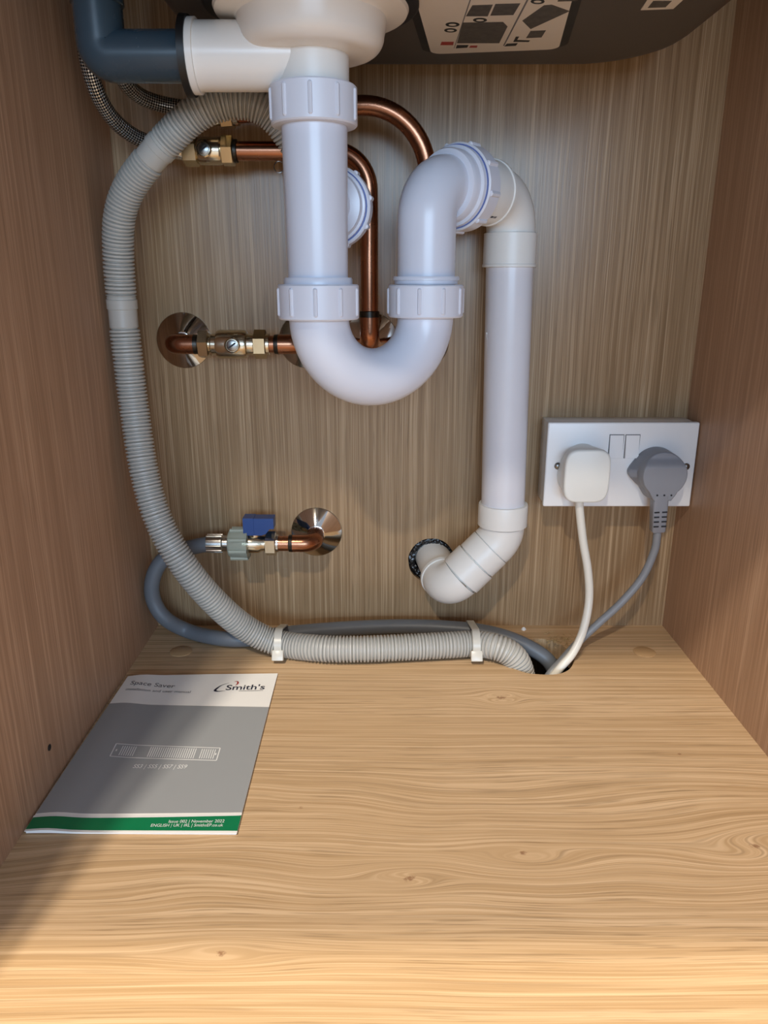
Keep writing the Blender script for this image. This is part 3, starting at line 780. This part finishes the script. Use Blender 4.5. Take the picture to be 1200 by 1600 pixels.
for px in (1027, 1038, 1049):
    p = P(px, 774, FY-.0276)
    obj('dot', rev((p.x, FY-.0272, p.z), (0, -1, 0), [(0, .0009), (.0006, .0009)], 10), M['plugd'], pg)
# strain relief
r0 = Vector((gcx-.0010, FY-.0215, gcz-gr_-.003)); r1 = P(1027, 830, FY-.0215)
ax = (r1-r0); Lr = ax.length; ax.normalize(); sxv = Vector((0, 1, 0)).cross(ax).normalized()*-1; syv = ax.cross(sxv).normalized()
def rr_ring(h, a, b): return [r0 + ax*h + sxv*x + syv*y for x, y in rrect(-a, a, -b, b, min(a, b)*.35, 4)]
rl = obj('strain_relief', loft([rr_ring(-.004, .0072, .0062), rr_ring(Lr*.25, .0070, .0060), rr_ring(Lr*.96, .0064, .0056), rr_ring(Lr, .0056, .0048)]), M['plugg'], pg, angle=45)
for i in range(4):
    for s_ in (-1, 1):
        h = Lr*(.36 + i*.145); c = r0 + ax*h + sxv*(s_*.0036); fy = -.00605 if syv.y > 0 else .00605
        q = [c + sxv*dx + ax*dz + syv*fy for dx, dz in ((-.0024, -.0007), (.0024, -.0007), (.0024, .0007), (-.0024, .0007))]
        obj('relief_slot', loft([q, [v - syv*fy*.06 + syv*fy*.1 for v in q]]), M['plugd'], rl, smooth=False)
cpts = [r0 + ax*(Lr-.004), r0 + ax*(Lr+.006), P(1022, 862, -.056), P(1003, 903, -.056), P(970, 942, -.058), P(935, 974, -.059), P(902, 1005, -.063), P(876, 1034, -.069), P(857, 1056, -.076), P(838, 1090, -.076)]
cps, _ = resample(catmull(cpts, 16), .003)
obj('cable', sweep(cps, .0038, 16), M['cableg'], pg)

# ------------------------------------------------------------------ cable ties round the two hoses
def tie(px, label):
    # hose centres at this place
    X = PZ(px, 1005, .0142).x
    a = min(pts, key=lambda v: abs(v.x-X) + (10 if v.z > .05 or v.z < -.005 else 0)); b = min(spt, key=lambda v: abs(v.x-X) + (10 if v.z > .05 or v.z < -.005 else 0))
    cir = []
    for c, r_ in ((a, .0140), (b, .0084)):
        cir += [Vector((0, c.y + r_*math.cos(t), c.z + r_*math.sin(t))) for t in (2*PI*i/48 for i in range(48))]
    p2 = sorted(set((round(v.y, 6), round(v.z, 6)) for v in cir))
    def half_(ps):
        h = []
        for p in ps:
            while len(h) > 1 and (h[-1][0]-h[-2][0])*(p[1]-h[-2][1]) - (h[-1][1]-h[-2][1])*(p[0]-h[-2][0]) <= 0: h.pop()
            h.append(p)
        return h
    hull = half_(p2)[:-1] + half_(p2[::-1])[:-1]
    cy = sum(p[0] for p in hull)/len(hull); czz = sum(p[1] for p in hull)/len(hull)
    hw_ = .0036; th = .0013
    def rg(x, off):
        out = []
        for i, p in enumerate(hull):
            q0, q1 = hull[i-1], hull[(i+1) % len(hull)]; tx, tz = q1[0]-q0[0], q1[1]-q0[1]; l = math.hypot(tx, tz)
            out.append((X + x, p[0] + tz/l*off, max(p[1] - tx/l*off, .0004)))
        return out
    g = loft([rg(-hw_, 0), rg(-hw_, th), rg(hw_, th), rg(hw_, 0), rg(-hw_, 0)], False)
    t = thing('cable_tie', (X, a.y, 0), label, 'cable tie', 'cable ties on the hoses')
    obj('strap', g, M['tie'], t, angle=40)
    hy, hz = a.y - .0118, a.z - .0055
    bx = bevel_box(-.0056, .0056, -.0032, .0032, -.0052, .0052, .0010)
    rot = Matrix.Rotation(math.radians(-28), 3, 'X')
    obj('locking_head', ([Vector((X, hy-.0030, hz)) + rot @ v for v in bx[0]], bx[1]), M['tie'], t, angle=40)
tie(437, 'pale nylon cable tie around the hoses nearer the booklet')
tie(742, 'pale nylon cable tie around the hoses nearer the floor hole')

# ------------------------------------------------------------------ floor cover caps and debris
for px, py, lb in ((283, 1018, 'beige cover cap in the floor near the left back corner'), (1007, 1019, 'beige cover cap in the floor near the right back corner')):
    p = PZ(px, py, 0)
    tag(obj('cover_cap', rev((p.x, p.y, 0), (0, 0, 1), [(0, .0108), (.0005, .0108), (.0008, .0102), (.0008, .0010)], 40), M['cap'], base=(p.x, p.y, 0)), lb, 'cover cap', 'floor cover caps')
g = []
for i in range(70):
    p = PZ(random.gauss(872, 13), random.gauss(1000, 5), 0)
    if any((p.x-hx)**2 + (p.y-hy)**2 < 1e-5 for hx, hy in hole): pass
    a = random.random()*PI; l = random.uniform(.0008, .0030); d = Vector((math.cos(a), math.sin(a), random.uniform(-.1, .25)))*l
    n_ = Vector((-math.sin(a), math.cos(a), 0))*.0003; p.z = .0006
    g.append(([p-d-n_, p+d-n_, p+d+n_, p-d+n_, p + Vector((0, 0, .0006))], [(0, 1, 4), (1, 2, 4), (2, 3, 4), (3, 0, 4), (3, 2, 1, 0)]))
sd = obj('sawdust', join(*g), M['dust'], smooth=False); sd['kind'] = 'stuff'; tag(sd, 'pale sawdust shavings behind the floor hole', 'sawdust')
p = PZ(818, 984, 0)
ch = []
for i in range(9):
    t = 2*PI*i/9; r_ = .0022*(1+.35*random.random()); ch.append((p.x + r_*math.cos(t), p.y + r_*math.sin(t), 0))
tag(obj('plaster_crumb', loft([ch, [(p.x+(x-p.x)*.8, p.y+(y-p.y)*.8, .0016) for x, y, _ in ch], [(p.x+(x-p.x)*.3, p.y+(y-p.y)*.3, .0030) for x, y, _ in ch]]), M['inkwhite'], base=(p.x, p.y, 0)),
    'tiny white plaster crumb on the floor behind the grey hose', 'crumb')

# ------------------------------------------------------------------ booklet
BT = .0022
cBL, cBR, cTR, cTL = PZ(38, 1300, BT), PZ(370, 1302, BT), PZ(434, 1051, BT), PZ(200, 1058, BT)
cBL.x = max(cBL.x, XL+.0012); cTL.x = max(cTL.x, XL+.0012)
def bz_(u, v):
    return BT + .0016*math.exp(-((u-.10)/.10)**2) + .0008*math.exp(-((v-1)/.12)**2)*math.sin(PI*u*1.2+.4) + .0006*math.sin(PI*v)*math.exp(-(u/.35)**2)
def B3(u, v, dz=0.0):
    a = cBL.lerp(cBR, u); b = cTL.lerp(cTR, u); p = a.lerp(b, v); p.z = bz_(u, v) + dz; return p
def BUV(px, py):
    t = PZ(px, py, BT+.0006); u, v = .5, .5
    for _ in range(30):
        p = B3(u, v); e = t - p; h = 1e-4; du = (B3(u+h, v)-p)/h; dv_ = (B3(u, v+h)-p)/h
        det = du.x*dv_.y - du.y*dv_.x; u += (e.x*dv_.y - e.y*dv_.x)/det; v += (du.x*e.y - du.y*e.x)/det
    return u, v
bk = thing('instruction_booklet', ((cBL.x+cTR.x)/2, (cBL.y+cTR.y)/2, 0), 'thin grey and white printed instruction booklet lying against the left panel', 'booklet')
def sheet(u0, u1, vlo, vhi, dz, th=.0, n=28, m=14):
    """curved sheet of cover between functions vlo(u) and vhi(u)"""
    V, Fc = [], []
    for i in range(n+1):
        u = u0 + (u1-u0)*i/n; a = vlo(u) if callable(vlo) else vlo; b = vhi(u) if callable(vhi) else vhi
        for j in range(m+1): V.append(B3(u, a + (b-a)*j/m, dz))
    for i in range(n):
        for j in range(m): k = i*(m+1)+j; Fc.append((k, k+m+1, k+m+2, k+1))
    return V, Fc
def slab(dz0, zbase, ins, n=24, m=16):
    V, Fc = [], []
    for top_ in (1, 0):
        for i in range(n+1):
            for j in range(m+1):
                u, v = ins + (1-2*ins)*i/n, ins + (1-2*ins)*j/m; p = B3(u, v, dz0)
                if not top_: p.z = zbase(u, v)
                V.append(p)
    K = (n+1)*(m+1)
    for i in range(n):
        for j in range(m):
            k = i*(m+1)+j; Fc.append((k, k+m+1, k+m+2, k+1)); Fc.append((K+k, K+k+1, K+k+m+2, K+k+m+1))
    edge = [i*(m+1) for i in range(n+1)] + [n*(m+1)+j for j in range(1, m+1)] + [i*(m+1)+m for i in range(n-1, -1, -1)] + [j for j in range(m-1, 0, -1)]
    for a, b in zip(edge, edge[1:] + edge[:1]): Fc.append((a, b, K+b, K+a))
    return V, Fc
obj('pages', slab(-.0005, lambda u, v: .0003 + max(0, bz_(u, v)-BT)*.35, .004), M['paper'], bk)
cov = obj('cover', slab(0.0, lambda u, v: bz_(u, v) - .0004, 0.0), M['paper'], bk)
gl, gr2 = BUV(168, 1100)[1], BUV(415, 1104)[1]
gt0, gt1 = BUV(60, 1273)[1], BUV(370, 1270)[1]
obj('grey_print', sheet(.0, 1.0, lambda u: (gt0 + (gt1-gt0)*u)+.005, lambda u: gl + (gr2-gl)*u, .00008), M['inkcover'], cov)
gb0, gb1 = BUV(60, 1296)[1], BUV(360, 1297)[1]
obj('green_print', sheet(0.0, 1.0, lambda u: gb0 + (gb1-gb0)*u, lambda u: (gt0 + (gt1-gt0)*u)-.009, .00008, m=4), M['inkgreen'], cov)

def text_geo(body, shear=0.0, bold=0.0):
    cu = bpy.data.curves.new('t', 'FONT'); cu.body = body; cu.shear = shear; cu.offset = bold; cu.resolution_u = 4
    o = bpy.data.objects.new('t', cu); col.objects.link(o)
    bpy.context.view_layer.update()
    me = bpy.data.meshes.new_from_object(o.evaluated_get(bpy.context.evaluated_depsgraph_get()))
    V = [v.co.copy() for v in me.vertices]; Fc = [tuple(p.vertices) for p in me.polygons]
    bpy.data.objects.remove(o); bpy.data.meshes.remove(me); bpy.data.curves.remove(cu)
    x0 = min(v.x for v in V); x1 = max(v.x for v in V)
    for v in V: v.x = (v.x-x0)/(x1-x0)
    return V, Fc, x1-x0
def print_text(name, body, pl, pr, capf, mat, shear=0.0, bold=0.0, dz=.0002):
    """text with its baseline between two photo points on the cover; capf = cap height as part of the booklet height"""
    V, Fc, _ = text_geo(body, shear, bold); (u0, v0), (u1, v1) = BUV(*pl), BUV(*pr)
    out = [B3(u0 + (u1-u0)*v.x, v0 + (v1-v0)*v.x + v.y*capf/.69, dz) for v in V]
    return obj(name, (out, Fc), M[mat], cov, smooth=False)
print_text('title_print', 'Space Saver', (203, 1071.5), (272, 1075), .030, 'inkgrey')
print_text('subtitle_print', 'installation and user manual', (196, 1080.5), (297, 1082.5), .018, 'inkgrey')
print_text('logo_lettering', "Smith's", (352, 1077.5), (413, 1076), .040, 'ink', bold=.012)
def stroke(name, pxs, ws, mat, dz=.0002, par=None):
    uvs = [BUV(*q) for q in pxs]; c = catmull([Vector((u, v, 0)) for u, v in uvs], 8); n = len(c); V, Fc = [], []
    for i in range(n):
        t = (c[min(n-1, i+1)] - c[max(0, i-1)]); t = Vector((t.x*.148, t.y*.21, 0)).normalized()
        f = i/(n-1)*(len(ws)-1); k = min(len(ws)-2, int(f)); wd = ws[k] + (ws[k+1]-ws[k])*(f-k)
        nx, ny = -t.y*wd/.148, t.x*wd/.21
        V += [B3(c[i].x+nx, c[i].y+ny, dz), B3(c[i].x-nx, c[i].y-ny, dz)]
    for i in range(n-1): Fc.append((2*i, 2*i+1, 2*i+3, 2*i+2))
    return obj(name, (V, Fc), M[mat], par or cov, smooth=False)
stroke('logo_swoosh', [(358, 1066.5), (347, 1070), (339, 1075), (336, 1078.5), (341, 1079.6), (352, 1078.6)], [.0001, .0004, .0010, .0013, .0006, .0001], 'ink')
stroke('logo_tagline', [(373, 1078.9), (392, 1078.5), (411, 1078)], [.00035, .00035], 'inkgrey')
stroke('logo_flame', [(366, 1064.5), (371, 1064.3), (371.5, 1067), (368, 1070.5)], [.0002, .0007, .0009, .0002], 'inkred', dz=.00025)
stroke('white_band_line', [(52, 1276), (130, 1275.6), (240, 1274.5), (375, 1271.8)], [.0010, .0010], 'inkwhite', dz=.00012)
g0 = [(182, 1163), (344, 1168), (338, 1187.5), (172, 1182.5)]
uvg = [BUV(*q) for q in g0]
def GP(s, t):
    a = (uvg[3][0]+(uvg[2][0]-uvg[3][0])*s, uvg[3][1]+(uvg[2][1]-uvg[3][1])*s); b = (uvg[0][0]+(uvg[1][0]-uvg[0][0])*s, uvg[0][1]+(uvg[1][1]-uvg[0][1])*s)
    return a[0]+(b[0]-a[0])*t, a[1]+(b[1]-a[1])*t
def bar(p, q, wd):
    t = Vector(((q[0]-p[0])*.148, (q[1]-p[1])*.21, 0)).normalized(); nx, ny = -t.y*wd/.148, t.x*wd/.21; V, Fc = [], []
    for i in range(7):
        f = i/6; u, v = p[0]+(q[0]-p[0])*f, p[1]+(q[1]-p[1])*f
        V += [B3(u+nx, v+ny, .0002), B3(u-nx, v-ny, .0002)]
    for i in range(6): Fc.append((2*i, 2*i+1, 2*i+3, 2*i+2))
    return V, Fc
gg = []
for a, b in (((0, 0), (1, 0)), ((1, 0), (1, 1)), ((1, 1), (0, 1)), ((0, 1), (0, 0))): gg.append(bar(GP(*a), GP(*b), .00042))
for i in range(7): gg.append(bar(GP(.075+i*.021, .12), GP(.075+i*.021, .88), .00034))
for i in range(22): gg.append(bar(GP(.345+i*.0205, .10), GP(.345+i*.0205, .90), .00034))
for i in range(7): gg.append(bar(GP(.835+i*.021, .12), GP(.835+i*.021, .88), .00034))
gg.append(bar(GP(.03, .42), GP(.03, .58), .0005)); gg.append(bar(GP(.975, .42), GP(.975, .58), .0005))
obj('grille_drawing', join(*gg), M['inkwhite'], cov, smooth=False)
print_text('model_print', 'SS3 | SS5 | SS7 | SS9', (207, 1199.5), (291, 1200), .022, 'inkwhite', shear=.15)
print_text('issue_print', 'Issue 002 | November 2022', (263, 1284.8), (350, 1284.2), .0135, 'inkwhite')
print_text('language_print', 'ENGLISH | UK | IRL | SmithsEP.co.uk', (235, 1291), (348, 1290.5), .0135, 'inkwhite')

# small wire loop hanging under the copper pipe beside the trap inlet
lc = P(436, 261, YA)
lp = [lc + Vector((.0042*math.cos(t), .0012*math.sin(t), .0046*math.sin(t))) for t in (2*PI*i/32 for i in range(33))]
tag(obj('wire_loop', sweep(lp, .0005, 8, False), M['zinc'], base=tuple(lc)), 'tiny wire loop under the copper pipe, left of the trap inlet', 'wire loop')
